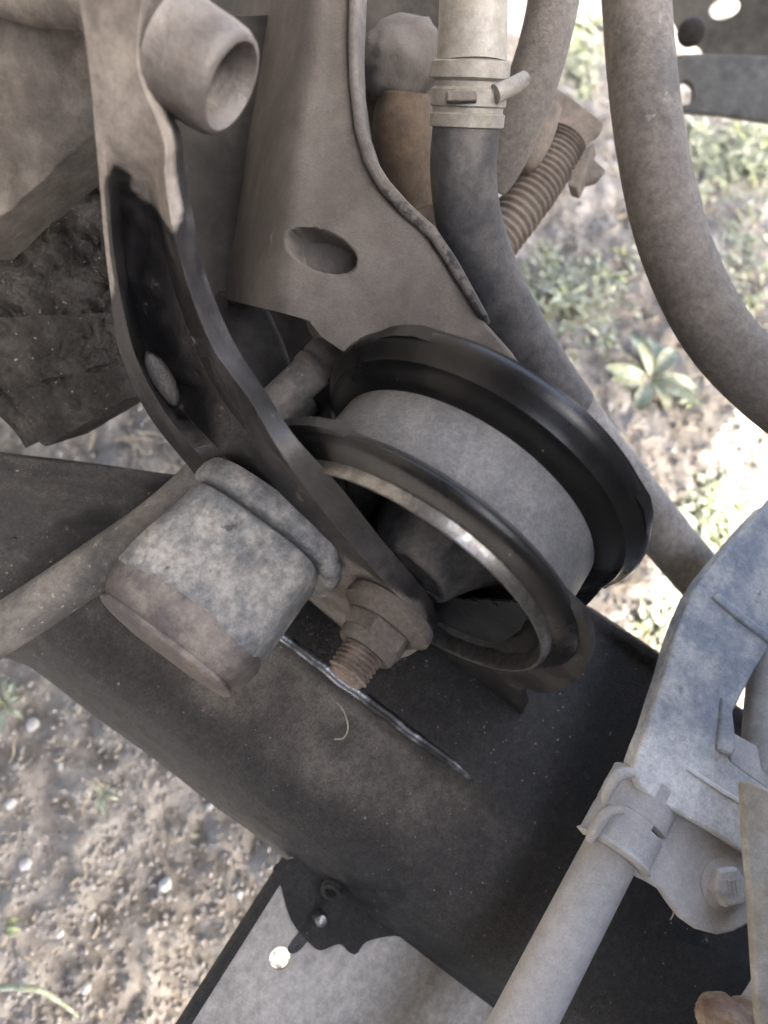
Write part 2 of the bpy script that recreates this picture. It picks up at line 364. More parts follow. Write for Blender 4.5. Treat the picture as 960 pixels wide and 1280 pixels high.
def plant(px, py, kind, n, s, name, label, cat, group=None, rnd=1.0):
    p = onz(px, py, 0); t = thing(name, label, cat, (p.x, p.y, gh(p.x, p.y) - .001), group); t.rotation_euler.z = random.uniform(0, 6)
    for i in range(n):
        me = random.choice(LF[kind]); o = bpy.data.objects.new('blade' if kind == 'grass' else 'leaf', me); COL.objects.link(o); o.parent = t
        k = s * random.uniform(.65, 1.15); o.scale = (k, k * random.uniform(.8, 1.2), k)
        o.rotation_euler = (random.uniform(-.3, .3), random.uniform(-.45, .15), i * 2.4 + random.uniform(-.3, .3) * rnd)
    return t
plant(818, 472, 'ros', 17, 1.12, 'rosette_plant', 'pale green rosette plant with long smooth leaves on bare soil', 'plant')
def weeds(where, group, spots):
    for px, py, n, k in spots: plant(px, py, 'weed', n + 2, k * .78, 'weed_plant', 'grey green weed with ragged lobed leaves ' + where, 'weed', group)
weeds('between the ribbed conduit and the rosette', 'weeds between conduit and rosette', [(690, 318, 9, .9), (705, 375, 10, 1.0), (660, 370, 8, .9), (735, 400, 8, .8), (752, 425, 7, .8), (655, 335, 6, .7), (680, 400, 6, .6), (716, 452, 5, .5), (700, 512, 5, .5)])
weeds('beside the thick hanging hose', 'weeds beside the hanging hose', [(765, 345, 9, .95), (782, 318, 7, .8), (800, 300, 7, .7), (940, 380, 6, .8), (865, 498, 6, .6)])
weeds('in sun under the chassis rail', 'weeds under the chassis rail', [(860, 205, 9, 1.2), (905, 190, 10, 1.3), (945, 215, 10, 1.3), (880, 165, 9, 1.2), (925, 165, 10, 1.2), (955, 175, 10, 1.2), (875, 235, 7, 1)])
weeds('beside the white pebble', 'weeds beside the white pebble', [(870, 640, 8, .9), (900, 620, 9, .9), (890, 670, 9, .9), (930, 640, 8, .8), (850, 655, 6, .7)])
weeds('in sun at the edge of the crossmember', 'weeds at the crossmember edge', [(848, 785, 10, 1.1), (815, 790, 8, .9), (835, 760, 7, .8), (820, 820, 8, .9)])
weeds('behind the tan bracket', 'weeds behind the tan bracket', [(720, 60, 9, 1.1), (735, 110, 9, 1.0), (715, 20, 8, 1.1), (745, 25, 8, 1)])
plant(128, 992, 'weed', 8, .42, 'weed_plant', 'small round weed seedling alone on bare pebbly soil', 'weed')
plant(232, 1048, 'weed', 4, .28, 'weed_plant', 'tiny green sprout between pebbles on bare soil', 'weed')
plant(8, 880, 'weed', 7, .6, 'weed_plant', 'green weed beside the dark flank of the crossmember', 'weed')
plant(4, 1160, 'weed', 6, .5, 'weed_plant', 'pale weed near the arching grass on bare soil', 'weed')
# low ground cover of tiny leaves between the weeds
vs, fs = [], []
for cx, cy, sx, sy, n in [(715, 365, 60, 55, 480), (905, 195, 60, 40, 800), (890, 650, 45, 40, 380), (725, 70, 25, 60, 380), (930, 330, 40, 80, 300), (840, 790, 30, 30, 250)]:
    for i in range(n):
        p = onz(random.gauss(cx, sx * .5), random.gauss(cy, sy * .5), 0); L = random.uniform(.004, .011); w = L * random.uniform(.12, .3); a = random.uniform(0, 6.28)
        d = V((math.cos(a), math.sin(a), random.uniform(.0, .7))); e = V((-math.sin(a), math.cos(a), random.uniform(-.4, .4))); q = V((p.x, p.y, gh(p.x, p.y) + random.uniform(.0005, .006))); k = len(vs)
        vs += [q, q + d * L * .5 + e * w, q + d * L * .5 - V((0, 0, w * .4)), q + d * L * .5 - e * w, q + d * L - V((0, 0, L * .15))]
        fs += [[k, k + 2, k + 1], [k, k + 3, k + 2], [k + 1, k + 2, k + 4], [k + 2, k + 3, k + 4]]
stuff('ground_cover', vs, fs, 'leaf', 'low ground cover of tiny pale green leaves between the weeds', 'ground cover')
for where, spots in (('under the chassis rail', [(895, 200, 9, 1), (935, 185, 9, 1), (910, 240, 8, .9), (950, 240, 8, 1), (855, 180, 8, 1)]), ('behind the tan bracket', [(735, 80, 8, 1)]),
                     ('beside the white pebble', [(880, 655, 8, .8), (910, 650, 8, .8)]), ('between the conduit and the rosette', [(690, 345, 7, .7), (725, 380, 7, .7)])):
    for px, py, n, k in spots: plant(px, py, 'grass', n, k, 'grass_tuft', 'thin tuft of short grass blades ' + where, 'grass', 'grass tufts ' + where)
for px, py, r in [(828, 627, 7.5), (205, 1110, 4.5), (37, 905, 4.5), (30, 1082, 4), (105, 1240, 3.5), (72, 1170, 3), (150, 1065, 2.6), (12, 1005, 3.4), (262, 1010, 2.4), (300, 1120, 2.6), (112, 1150, 2.6), (205, 945, 2.6), (655, 300, 3), (765, 505, 3), (935, 560, 4), (845, 560, 3)]:
    p = onz(px, py, .003); r /= 1000
    g = lump((p.x, p.y, gh(p.x, p.y) + r * .4), r, r * .85, r * .75, px, .18, 3)
    o = part('pebble', g, 'stone', sharp=80)
    if r > .007: tagit(o, 'large white rounded pebble on soil beside the weeds', 'pebble')
    else: tagit(o, 'small pale pebble lying on the bare soil', 'pebble', 'small pebbles on the soil')
g = tube_w([(*onz(-30, 1238, .03), .0013), (*onz(20, 1234, .042), .0016), (*onz(50, 1238, .040), .0015), (*onz(80, 1256, .028), .0011), (*onz(98, 1272, .002), .0005)], 8, 6)
o = part('single_grass', g, 'leaf', sharp=80); tagit(o, 'single pale green grass blade arching over bare soil', 'grass')
# ================================================================== CROSSMEMBER
def interp(tab, y):
    tab = sorted(tab)
    if y <= tab[0][0]: return tab[0][1]
    for (a, va), (b, vb) in zip(tab, tab[1:]):
        if y <= b:
            t = (y - a) / (b - a); t = t * t * (3 - 2 * t) if False else t; return va + (vb - va) * t
    return tab[-1][1]
XM = [(-.5, .165), (-.3, .155), (-.14, .147), (-.10, .1445), (-.02, .133), (.03, .108), (.0737, .0815), (.10, .066), (.1367, .043), (.17, .030), (.5, .02)]
cm = thing('subframe_crossmember', 'long black steel crossmember with brown dust running under the mount', 'car frame', (.06, 0, .15))
rings = []
ys = [-.45, -.38] + [-.32 + .006 * i for i in range(90)] + [.3, .45]
for y in ys:
    xm = interp(XM, y) ; k = min(1, max(0, (y + .125) / .045)); k = k * k * (3 - 2 * k)
    w = .0006 * noise.noise(V((y * 30, 0, 0)))
    lo = .0095 * k
    xr = min(.05, xm - .022)
    P = [(xm + .001, .14), (xm + .001, .212), (xm - .0005, .2175), (xm - .003, .2195), (xm - .006, .2192), (xm - .008, .2170), (xm - .010, .2165), (xm - .016, .2182),
         (xr + .55 * (xm - .016 - xr), .2194), (xr + .22 * (xm - xr), .2197), (xr + .008, .2198), (xr + .0045, .2200 + .0006 * k), (xr + .0015, .2196), (xr - .001, .2196 - lo * .42), (xr - .0035, .2192 - lo * .85), (xr - .008, .2185 - lo),
         (.028, .2155 - lo * .9), (.015, .2125 - lo * .7), (.004, .2065 - lo * .4), (-.004, .199), (-.0105, .189), (-.0145, .177), (-.017, .160), (-.0175, .14)]
    if xr < .05: P = [(min(a, a) if i < 8 else a - (.05 - xr) * .6 * (0 if i < 14 else 1), b) for i, (a, b) in enumerate(P)]
    rings.append([V((a + w, y, b + .0004 * noise.noise(V((a * 80, y * 60, 3))))) for a, b in P])
body = part('beam_body', loft(rings), 'cross', cm, sharp=50)
da = body.data.attributes.new('dust', 'FLOAT', 'POINT')
for i, v in enumerate(body.data.vertices):
    p = v.co + ORG[cm.name]; sm = lambda t: max(0, min(1, t)) ** 2 * (3 - 2 * max(0, min(1, t)))
    da.data[i].value = 1.0 * sm((.052 - max(0, p.y - .015) * .5 - p.x) / .012) * sm((p.x - .003) / .022) * sm((p.y + .16) / .13)
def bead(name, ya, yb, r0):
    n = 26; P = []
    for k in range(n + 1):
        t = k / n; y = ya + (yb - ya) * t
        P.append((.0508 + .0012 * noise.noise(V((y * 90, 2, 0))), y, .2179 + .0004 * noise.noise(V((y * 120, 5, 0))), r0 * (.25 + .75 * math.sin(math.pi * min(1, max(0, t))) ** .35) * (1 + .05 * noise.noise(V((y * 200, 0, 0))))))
    part(name, tube_w(P, 14, 2), 'glintsteel', cm, sharp=80)
bead('glint_bead', .03, -.094, .0028)  # bright bead along the ridge imitates its wet glint
# pale side plate with a round hole
zp = .178
hc = onz(350, 1198, zp)
hole = [hc + V((math.cos(q), math.sin(q), 0)) * .0043 for q in [2 * math.pi * k / 28 for k in range(28)]]
out = [(-.012, -.0560, zp), (-.30, -.061, zp), (-.30, -.185, zp), (-.012, -.185, zp)]
part('side_plate', plate([V(p) for p in out], (0, 0, -.0025), [hole]), 'plate', cm)
part('plate_lip', loft([[V((x, y0 + a, zp + b)) for a, b in ((-.002, .0006), (.0012, .0004), (.0022, -.0015), (.0024, -.007), (.0005, -.007), (-.0005, -.003))] for x, y0 in [(-.0165 - .2835 * k / 20, -.0562 - .005 * k / 20) for k in range(21)]]), 'cross', cm, sharp=60)
st = [(345, 1080), (352, 1110), (360, 1140), (370, 1160), (388, 1180), (401, 1188), (424, 1180), (436, 1190), (446, 1192), (459, 1177), (493, 1170), (520, 1175), (520, 1150), (470, 1110), (420, 1070)]
part('oil_stain', plate(pxs(smooth_outline(st, 4), lambda a, b: onz(a, b, zp + .0012)), (0, 0, -.0009)), 'cross', cm)
part('oil_run', plate(pxs(smooth_outline([(392, 1146), (401, 1154), (372, 1190), (360, 1184)], 4), lambda a, b: onz(a, b, zp + .0007)), (0, 0, -.0005)), 'oil', cm)
# studs, hole and bead on the beam
def stud(px, py, z, r, h, m, name, parent, ax=V((0, 0, 1))):
    p = onz(px, py, z); return part(name, lathe([(-.004, 0), (-.004, r), (h - r * .4, r), (h - r * .1, r * .8), (h, r * .45), (h, 0)], p, ax, 20), m, parent)
stud(398, 1145, .181, .0026, .010, 'ringsteel', 'locating_stud', cm)
rr = [onz(a, b, .1812) for a, b in [(365, 1180), (375, 1188), (408, 1152), (396, 1142)]]
for (a, b, c) in [(416, 1112, .0045)]:
    p = onz(a, b, .187); part('drain_ring', lathe([(0, c * .55), (.0022, c * .6), (.0022, c), (0, c * 1.1)], p + V((0, 0, -.001)), V((-.75, 0, .66)), 28), 'cross', cm)
# grit and fibre on the beam
vs, fs = [], []
for i in range(520):
    y = random.uniform(-.2, .13); x = random.gauss(.066, .03) if random.random() < .5 else random.uniform(.0, .13)
    if not -.002 < x < interp(XM, y) - .012: continue
    z = .2198 if x > .05 else .2128 - max(0, .016 - x) * .55 - .0
    r = random.choice((.00012, .00018, .00025, .0004)) * random.uniform(.6, 1.4); k = len(vs)
    vs += [V((x, y, z + r * .2)) + V((v.x, v.y * random.uniform(.6, 1), v.z * .8)) * r for v in ICO]; fs += [[a + k for a in f] for f in ICF]
stuff('grit', vs, fs, 'crumb', 'fine brown grit scattered over the top of the crossmember', 'grit')
vs, fs = [], []
for i in range(420):
    px, py = random.gauss(430, 45), random.gauss(795, 28); p = onz(px, py, .2199)
    if not .0535 < p.x < .10: continue
    r = random.choice((.0003, .0005, .0008, .0012)) * random.uniform(.6, 1.2); k = len(vs)
    vs += [V((p.x, p.y, .2196 + r * .35)) + V((v.x, v.y * random.uniform(.6, 1), v.z * .7)) * r * random.uniform(.7, 1.2) for v in ICO]; fs += [[a + k for a in f] for f in ICF]
stuff('dirt_clods', vs, fs, 'engine', 'small dirt clods caked on the crossmember under the nut', 'dirt')
g = tube_w([(*onz(421, 878, .2155), .00022), (*onz(430, 890, .217), .00028), (*onz(435, 908, .216), .0003), (*onz(430, 922, .2145), .0003), (*onz(418, 924, .2135), .0004)], 6, 6)
o = part('straw_fibre', g, 'fibre', sharp=80); tagit(o, 'tiny curled straw fibre lying on the dusty crossmember', 'straw')
# ================================================================== ENGINE MOUNT
F = at(508.4, 715.6, .24); X = V((1, 0, 0)); Y = V((0, 1, 0)); Z = V((0, 0, 1))
em = thing('engine_mount', 'round black engine mount with grey sleeve bolted on the crossmember', 'engine mount', (F.x + .025, F.y, .2198))
def arc(cx, r, a0, a1, n): return [V((cx, F.y + r * math.cos(a), F.z + r * math.sin(a))) for a in [math.radians(a0 + (a1 - a0) * k / n) for k in range(n + 1)]]
# front plate: ring with feet, traced in the plane it stands in
xf = F.x + .0055
right = pxs([(727, 772), (735, 792), (738, 810), (735, 830), (724, 848), (706, 861), (684, 867), (672, 866), (660, 861), (653, 862), (652, 872), (656, 884), (652, 893)], lambda a, b: onx(a, b, xf))
out = arc(xf, .0560, 52, 128, 36)          # over the top from the +Y side
lf = [V((xf, 2 * F.y - p.y, p.z)) for p in right]
out = out + right + [V((xf, -.088, .2203)), V((xf, .052, .2203))] + lf[::-1]
hole = arc(xf, .0500, 0, 354.375, 63)
part('front_plate', plate(out, (.0035, 0, 0), [hole]), 'blackdust', em)
# rolled rim behind the ring
rim = [(.0012, .0508), (.0020, .0528), (.0034, .0558), (.0046, .0574), (.0060, .0579), (.0073, .0573), (.0079, .0555), (.0082, .0500), (.0075, .0488), (.004, .0495)]
part('front_rim', lathe(rim, F, X, 128, closed_prof=True), 'black', em, sharp=60)
ring = [(-.0010, .0486), (-.0022, .0492), (-.0022, .0500), (-.0010, .0507), (.0005, .0510), (.0035, .0511), (.0060, .0480), (.0035, .0482)]
part('steel_ring', lathe(ring, F, X, 128, closed_prof=True), 'ringsteel', em, sharp=50)
part('sleeve', lathe([(.0070, .0485), (.0075, .0492), (.034, .0492), (.0355, .0485)], F, X, 128), 'sleeve', em, sharp=60)
# rear flange: flared bell, stepped rim and feet
bell = [(.0325, .0480), (.0330, .0500), (.0345, .0525), (.0358, .0540), (.0370, .0556), (.0374, .0572), (.0395, .0582), (.0412, .0604), (.0430, .0614), (.0460, .0614), (.0480, .0600), (.0480, .050), (.046, .047)]
part('rear_flange', lathe(bell, F, X, 128, closed_prof=True), 'black', em, sharp=40)
xr = F.x + .0425
rr = pxs([(804, 636), (808, 655), (808, 670), (803, 686), (790, 704), (772, 722), (757, 736), (753, 735), (738, 752), (722, 768)], lambda a, b: onx(a, b, xr))
rl = [V((xr, 2 * F.y - p.y, p.z)) for p in rr]
out = arc(xr, .0610, 56, 124, 30) + rr + [V((xr, rr[-1].y, .2203)), V((xr, rl[-1].y, .2203))] + rl[::-1]
hole = arc(xr, .0488, 0, 354.375, 63)
part('rear_plate', plate(out, (.0050, 0, 0), [hole]), 'black', em)
# rubber dish with lobes
nr, na = 26, 96; rings = []
for i in range(nr):
    t = i / (nr - 1); r = .0474 - .0474 * t * .98
    row = []
    for j in range(na):
        a = 2 * math.pi * j / na
        D = .026; sm = lambda q: max(0, min(1, q)) ** 2 * (3 - 2 * max(0, min(1, q)))
        e = min(1, t / .08); d = .004 + (D - .004) * sm(e)
        dg = math.degrees(a); b1 = sm(1.35 - abs(dg - 196) / 44); b2 = sm(1.3 - abs(dg - 300) / 30); b3 = sm(1.2 - abs(dg - 95) / 16)
        d -= sm(t / .12) * (.0145 * b1 + .012 * b2 + .010 * b3)                   # rubber legs
        if t > .45: d -= (d + .001) * sm((t - .45) / .28)                         # hub in the middle
        p = V((F.x + d, F.y + r * math.cos(a), F.z + r * math.sin(a)))
        row.append(p + V((.0014, 0, 0)) * noise.fractal(p * 130, .8, 2, 3) + V((.005, 0, 0)) * noise.noise(p * 60 + V((4, 1, 0))) * math.sin(math.pi * min(1, t * 1.2)))
    rings.append(row)
part('rubber_bush', loft(rings, True, False), 'rubber', em, sharp=80)
# torn rubber skin across the lower part of the bowl
sk = []
for k in range(40):
    t = k / 39; sk.append((534 + t * 122, 744 + 10 * t + 4 * noise.noise(V((t * 7, 1, 0))) + 1.5 * noise.noise(V((t * 20, 4, 0)))))
low = [(658, 772), (650, 788), (632, 800), (605, 806), (575, 800), (552, 788), (534, 770)]
part('torn_skin', plate([onx(a, b, F.x + .0060) for a, b in sk + low], (.0008, 0, 0)), 'skin', em, smooth=False)
for (a, b, s) in [(592, 752, 6), (618, 755, 5)]:
    g = lump(onx(a, b, F.x + .0056), .0006, s * .00026, s * .0002, a, .7, 2, 2.5); part('rubber_flake', g, 'skin', em, sharp=80)
# ================================================================== ARM with nut and stud
ar = thing('engine_bracket', 'black chipped channel arm reaching down to the mount bolt', 'bracket', (.07, F.y, .29))
ST = [  # Lb, L, L2, W1, W2, R, Rb pixels; distance; recess
    ([(97, -60), (90, -60), (104, -60), (128, -62), (165, -66), (188, -68), (215, -68)], .172, 0),
    ([(118, 70), (110, 75), (122, 78), (136, 80), (160, 78), (172, 76), (180, 74)], .181, 0),
    ([(128, 165), (119, 172), (129, 178), (142, 186), (180, 180), (204, 172), (224, 160)], .191, .0),
    ([(133, 218), (124, 225), (135, 229), (148, 238), (186, 236), (206, 222), (231, 212)], .197, .006),
    ([(138, 282), (129, 288), (140, 292), (156, 300), (198, 300), (216, 286), (243, 276)], .205, .009),
    ([(147, 350), (137, 358), (150, 364), (168, 372), (216, 372), (237, 362), (260, 350)], .214, .009),
    ([(160, 428), (149, 438), (170, 446), (192, 452), (246, 452), (268, 438), (292, 426)], .223, .009),
    ([(196, 506), (186, 520), (206, 515), (228, 513), (288, 516), (314, 502), (336, 495)], .232, .0075),
    ([(258, 572), (244, 594), (262, 586), (286, 575), (330, 570), (349, 564), (372, 549)], .238, .004),
    ([(322, 640), (300, 668), (318, 656), (342, 642), (374, 630), (394, 626), (424, 606)], .240, .0),
    ([(392, 712), (366, 742), (384, 728), (408, 714), (432, 700), (448, 692), (476, 672)], .2405, 0),
    ([(462, 772), (436, 806), (448, 796), (462, 784), (488, 764), (506, 756), (530, 736)], .241, 0),
    ([(500, 798), (480, 822), (490, 818), (500, 812), (516, 800), (526, 790), (546, 768)], .2415, 0),
    ([(522, 804), (505, 822), (511, 820), (516, 817), (524, 811), (529, 805), (546, 784)], .242, 0)]
XL = [.116, .106, .099, .0955, .0900, .0835, .0760, .0705, .0695, .0705, .069, .067, .067, .067]
XR = [.119, .109, .103, .0995, .0945, .0890, .0825, .0765, .0725, .0710, .069, .067, .067, .067]
flat = []
for i, (ps, d, rc) in enumerate(ST):
    l, r = XL[i], XR[i]; tk = .010 if i < 8 else max(.006, .0765 - r)
    xx = [l + tk, l, l + (r - l) * .1, l + (r - l) * .2 + rc, l + (r - l) * .8 + rc, r, r + tk]
    flat.append([q for (a, b), k in zip(ps, xx) for q in onx(a, b, k)])
rings = []
for row in crom(flat, 6): rings.append([V(row[i * 3:i * 3 + 3]) for i in range(7)])
arm = part('channel_arm', loft(rings), 'arm', ar, sharp=30, bevel=.0008)
da = arm.data.attributes.new('dust', 'FLOAT', 'POINT')
for i in range(len(arm.data.vertices)):
    row, c = divmod(i, 7)
    top = (8, 31, 17, 14, 20, 24, 9)[c]; bot = (90, 56, 57, 58, 59, 64, 90)[c]
    da.data[i].value = max(min(1, max(0, (top - row) / 4 + .5)), min(1, max(0, (row - bot) / 6 + .5)))
g = lump(at(203, 474, .2345), .006, .006, .006, 3, .1, 3); c = at(203, 474, .2345)
dl = (at(222, 508, .236) - at(182, 438, .229)); dl2 = dl.normalized(); nv = (CAM - c).normalized(); sd2 = nv.cross(dl2).normalized()
g = ([c + dl2 * ((v - c).dot(X) / .006 * .0095) + sd2 * ((v - c).dot(Y) / .006 * .0036) + nv * ((v - c).dot(Z) / .006 * .0012) for v in g[0]], g[1])
part('oval_pad', g, 'arm', ar, sharp=80)
# flange nut and threaded stud on the mount axis
B = onx(484, 772, .0640); AX = -X
fl = [(-.003, .006), (-.003, .0158), (-.0004, .0162), (.0010, .0160), (.0016, .0150), (.0028, .0132), (.0040, .0122), (.0040, .006)]
nut = part('flange_nut', merge(lathe(fl, B, AX, 72, closed_prof=True)), 'nut', ar, sharp=45)
hexr = [[B + AX * x + (Y * math.cos(q) + Z * math.sin(q)) * r for q in [math.radians(14 + 60 * k) for k in range(6)]] for x, r in [(.001, .0114), (.0022, .0117), (.0086, .0117), (.0096, .0112), (.0101, .0102)]]
part('hexagon', loft(hexr), 'nut', nut, sharp=20, bevel=.0004)
part('crimp_collar', lathe([(.0096, .0104), (.0126, .0100), (.0136, .0090), (.0136, .006)], B, AX, 48), 'nut', nut, sharp=45)
pr = [(.012, .0066)]
for k in range(7):
    x = .0115 + k * .00165; pr += [(x, .0060), (x + .00055, .0070), (x + .00085, .0070), (x + .0014, .0060)]
pr += [(.0236, .0058), (.0243, .0050), (.0243, 0)]
part('threaded_stud', lathe(pr, B, AX, 48), 'thread', ar, sharp=30)
# ================================================================== DAMPER BLOCK
db = thing('vibration_damper', 'blue grey mottled damper block with steel end cap clamped to the arm', 'damper', (.04, .029, .25))
def rrect(x, cy, cz, a, b, e=4.0, n=64, tw=0):
    P = []
    for k in range(n):
        q = 2 * math.pi * k / n; c, s = math.cos(q), math.sin(q)
        yy = a * math.copysign(abs(c) ** (2 / e), c); zz = b * math.copysign(abs(s) ** (2 / e), s)
        P.append(V((x, cy + yy * math.cos(tw) - zz * math.sin(tw), cz + yy * math.sin(tw) + zz * math.cos(tw))))
    return P
cyb, czb = .0285, .2735
def wob(g, amp, f):
    return [v + V((0, noise.noise(v * f + V((9, 0, 0))), noise.noise(v * f))) * amp for v in g[0]], g[1]
TW = math.radians(-4)
sec = [(.0645, .0195, .021), (.0622, .0205, .0220), (.0616, .0238, .0247), (.0608, .0250, .0256), (.058, .0252, .0258), (.050, .0256, .0260), (.042, .0262, .0262), (.034, .0268, .0264), (.0285, .0266, .0258), (.027, .0255, .0245)]
part('jacket', wob(loft([rrect(x, cyb + (.062 - x) * .03, czb, a, b, 4.4, 88, TW) for x, a, b in sec]), .0007, 170), 'jacket', db, sharp=60)
sec = [(.0305, .0258, .0252), (.0295, .0272, .0266), (.0280, .0276, .0268), (.0240, .0272, .0262), (.0200, .0258, .0246), (.0168, .0236, .0220), (.0152, .0205, .0190), (.0147, .0160, .0150), (.0146, .004, .004)]
capp = part('end_cap', wob(loft([rrect(x + .0028 * 0, cyb + .001, czb - .0005, a, b, 3.2, 72, TW) for x, a, b in sec]), .0002, 90), 'cap', db, sharp=60)
sec = [(.0182, .0235, .0222), (.0176, .0250, .0237), (.0166, .0252, .0238), (.0156, .0240, .0226), (.0152, .020, .019)]
part('cap_seam', loft([rrect(x, cyb + .001, czb - .0015, a, b, 3.2, 72, TW) for x, a, b in sec]), 'cap', capp, sharp=60)
sec = [(.0725, .0265, .0268), (.0720, .0292, .0292), (.0695, .0300, .0298), (.0655, .0300, .0298), (.0637, .0293, .0290), (.0630, .0270, .0270), (.0630, .019, .020)]
col = part('clamp_collar', wob(loft([rrect(x, cyb - .0005, czb - .0025, a, b, 2.9, 72, TW) for x, a, b in sec]), .0004, 120), 'jacket', db, sharp=60)
lg = at(409, 700, .236)
part('collar_lug', tube_w([(*(lg + V((.006, .004, .004))), .0030), (*lg, .0032), (*(lg + V((-.001, -.003, -.0035))), .0034), (*(lg + V((.001, -.0035, -.007))), .0022)], 16, 5), 'jacket', col, sharp=80)
# ================================================================== STABILISER PIPE
sp = thing('steel_pipe', 'grey speckled steel pipe passing behind the damper and the arm', 'pipe', onz(130, 690, .245))
part('tube', tube([(-90, 842, .262, 8.9), (0, 788, .266, 9.0), (120, 708, .272, 9.2), (215, 640, .279, 9.6), (310, 552, .286, 10.4), (392, 478, .291, 11.4), (402, 468, .292, 11.2)], 32, 10), 'pipe', sp, sharp=60)
a = at(392, 476, .291); b = at(424, 450, .294); ax = (b - a).normalized()
part('tube_collar', lathe([(-.001, .0105), (.0, .0116), (.003, .0121), (.0045, .0112), (.006, .0124), (.010, .0128), (.030, .0135)], a, ax, 48), 'casting', sp, sharp=45)
# ================================================================== GEARBOX CASING
PC = at(400, 300, .262); PN = (V((-.50, .18, .85))).normalized()
gc = thing('gearbox_casing', 'smooth brown dusty casing plate with an oval hole and hollow boss', 'gearbox', onz(400, 300, .30))
opl = lambda a, b: onplane(a, b, PC, PN)
LE = [(-60, 150), (150, 150), (240, 180), (320, 205), (360, 240), (370, 262), (378, 300), (390, 350), (400, 385), (420, 400), (440, 430), (470, 470)]
RE = [(-60, 440), (0, 440), (60, 438), (110, 440), (165, 446), (205, 458), (235, 474), (265, 500), (288, 528), (315, 548), (350, 570), (395, 600), (440, 640), (470, 660)]
tl = math.radians(22); nu, nv_ = 150, 190; vs, fs = [], []
for i in range(nv_ + 1):
    py = -60 + 530 * i / nv_; a, b = interp(LE, py), interp(RE, py)
    for j in range(nu + 1):
        px = a + (b - a) * j / nu; p = opl(px, py); d = p - CAM
        k = max(0, (392 - .12 * (py - 150) - px) / 150)
        p = CAM + d * (1 + 1.15 * k ** 2.4 / (1 + .3 * k)) + PN * .0012 * noise.noise(p * 30) + PN * .0004 * noise.noise(p * 120)
        eu = ((px - 401) * math.cos(tl) + (py - 313) * math.sin(tl)) / 45; ev = (-(px - 401) * math.sin(tl) + (py - 313) * math.cos(tl)) / 24
        q = math.hypot(eu, ev); q = max(0, min(1, (1.06 - q) / .14)); p -= PN * .0125 * q * q * (3 - 2 * q)      # pressed oval hollow
        e = max(0, 1 - min(b - px, 60) / 7); p -= PN * .0015 * e * e
        vs.append(p)
for i in range(nv_):
    for j in range(nu): k = i * (nu + 1) + j; fs.append([k, k + 1, k + nu + 2, k + nu + 1])
cp = part('casing_plate', (vs, fs), 'casting', gc, sharp=80)
so = cp.modifiers.new('thickness', 'SOLIDIFY'); so.thickness = .010; so.offset = -1 if cp.data.polygons[0].normal.dot(PN) > 0 else 1
rmo = [(438, -40), (452, -40), (448, 60), (450, 110), (457, 160), (470, 200), (488, 228), (512, 255), (545, 285), (572, 325), (612, 398), (600, 400), (560, 335), (538, 300), (500, 268), (474, 238), (456, 205), (444, 165), (438, 110), (436, 60)]
part('casing_edge', plate(pxs(rmo, lambda a, b: opl(a, b) + PN * .0025), -PN * .012), 'edge', gc, bevel=.0015)
part('gap_shade', slab([at(120, 20, .285), at(345, 20, .315), at(150, 400, .325), at(330, 400, .345)], .01, 30, 30, .003, 50, 6), 'dark', gc, sharp=80)  # dark slab stands in for the shade in the gap behind the arm
# lower neck below the plate, leading to the pipe
part('casing_neck', tube([(470, 385, .292, 20), (440, 410, .296, 17), (420, 432, .300, 15)], 32, 8), 'casting', gc, sharp=80)
# hollow boss near the top
b0 = at(196, 20, .186); b1 = at(293, 112, .196); ax = (b1 - b0).normalized()
fwd = -VD
axb = (RT * .86 - UP * .55 + fwd * .03).normalized()
c1 = at(289, 108, .184)
Lb = .024
prof = [(-Lb, .0128), (-Lb * .75, .0142), (-Lb * .68, .0152), (-Lb * .6, .0138), (-.006, .0136), (-.002, .0132), (0, .0122), (.0003, .0108), (-.001, .0097), (-.004, .0090), (-.022, .0088), (-.022, 0)]
part('hollow_boss', lathe(prof, c1, axb, 56), 'boss', gc, sharp=60)
# dark block in the gap below the casing
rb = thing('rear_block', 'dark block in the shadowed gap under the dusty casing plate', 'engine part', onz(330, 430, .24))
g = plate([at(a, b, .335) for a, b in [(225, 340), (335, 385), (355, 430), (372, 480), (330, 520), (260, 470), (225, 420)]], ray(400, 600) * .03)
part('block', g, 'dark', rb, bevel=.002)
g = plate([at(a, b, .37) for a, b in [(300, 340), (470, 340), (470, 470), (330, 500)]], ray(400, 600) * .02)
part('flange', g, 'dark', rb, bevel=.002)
# ================================================================== ENGINE, left side
eb = thing('engine_block', 'blurred brown dusty engine casting corner behind the arm', 'engine', at(40, 150, .23))
n = 18; rings = []
part('casting_corner', slab([at(-60, -60, .205), at(116, -60, .20), at(-60, 325, .232), at(116, 168, .222)], .03, 30, 30, .003, 60), 'engine', eb, sharp=60, bevel=.002)
part('engine_blocker', box((.12, .42, .52), X * .40, Y * .15, Z * .26), 'engine', eb, bevel=.01)  # unseen engine mass added to block the sky on this side
part('rib', tube([(-30, -10, .20, 4), (40, 10, .202, 4.5), (100, 12, .20, 5), (118, 30, .20, 4)], 16, 6), 'engine', eb, sharp=80)
gl = thing('gearbox_sump', 'greasy dark caked lump hanging below the brown engine casting', 'engine', at(80, 420, .29))
part('caked_body', slab([at(-60, 268, .282), at(142, 205, .268), at(-60, 510, .298), at(150, 450, .274)], .05, 120, 120, .0055, 95, 3), 'grease', gl, sharp=80)
part('lower_body', slab([at(-60, 400, .284), at(146, 390, .272), at(58, 558, .292), at(158, 498, .276)], .03, 80, 80, .0022, 130, 5), 'grease', gl, sharp=80)
part('drain_spout', tube([(10, 500, .300, 7), (40, 525, .30, 8), (56, 548, .302, 8.2)], 24, 6), 'grease', gl, sharp=60)
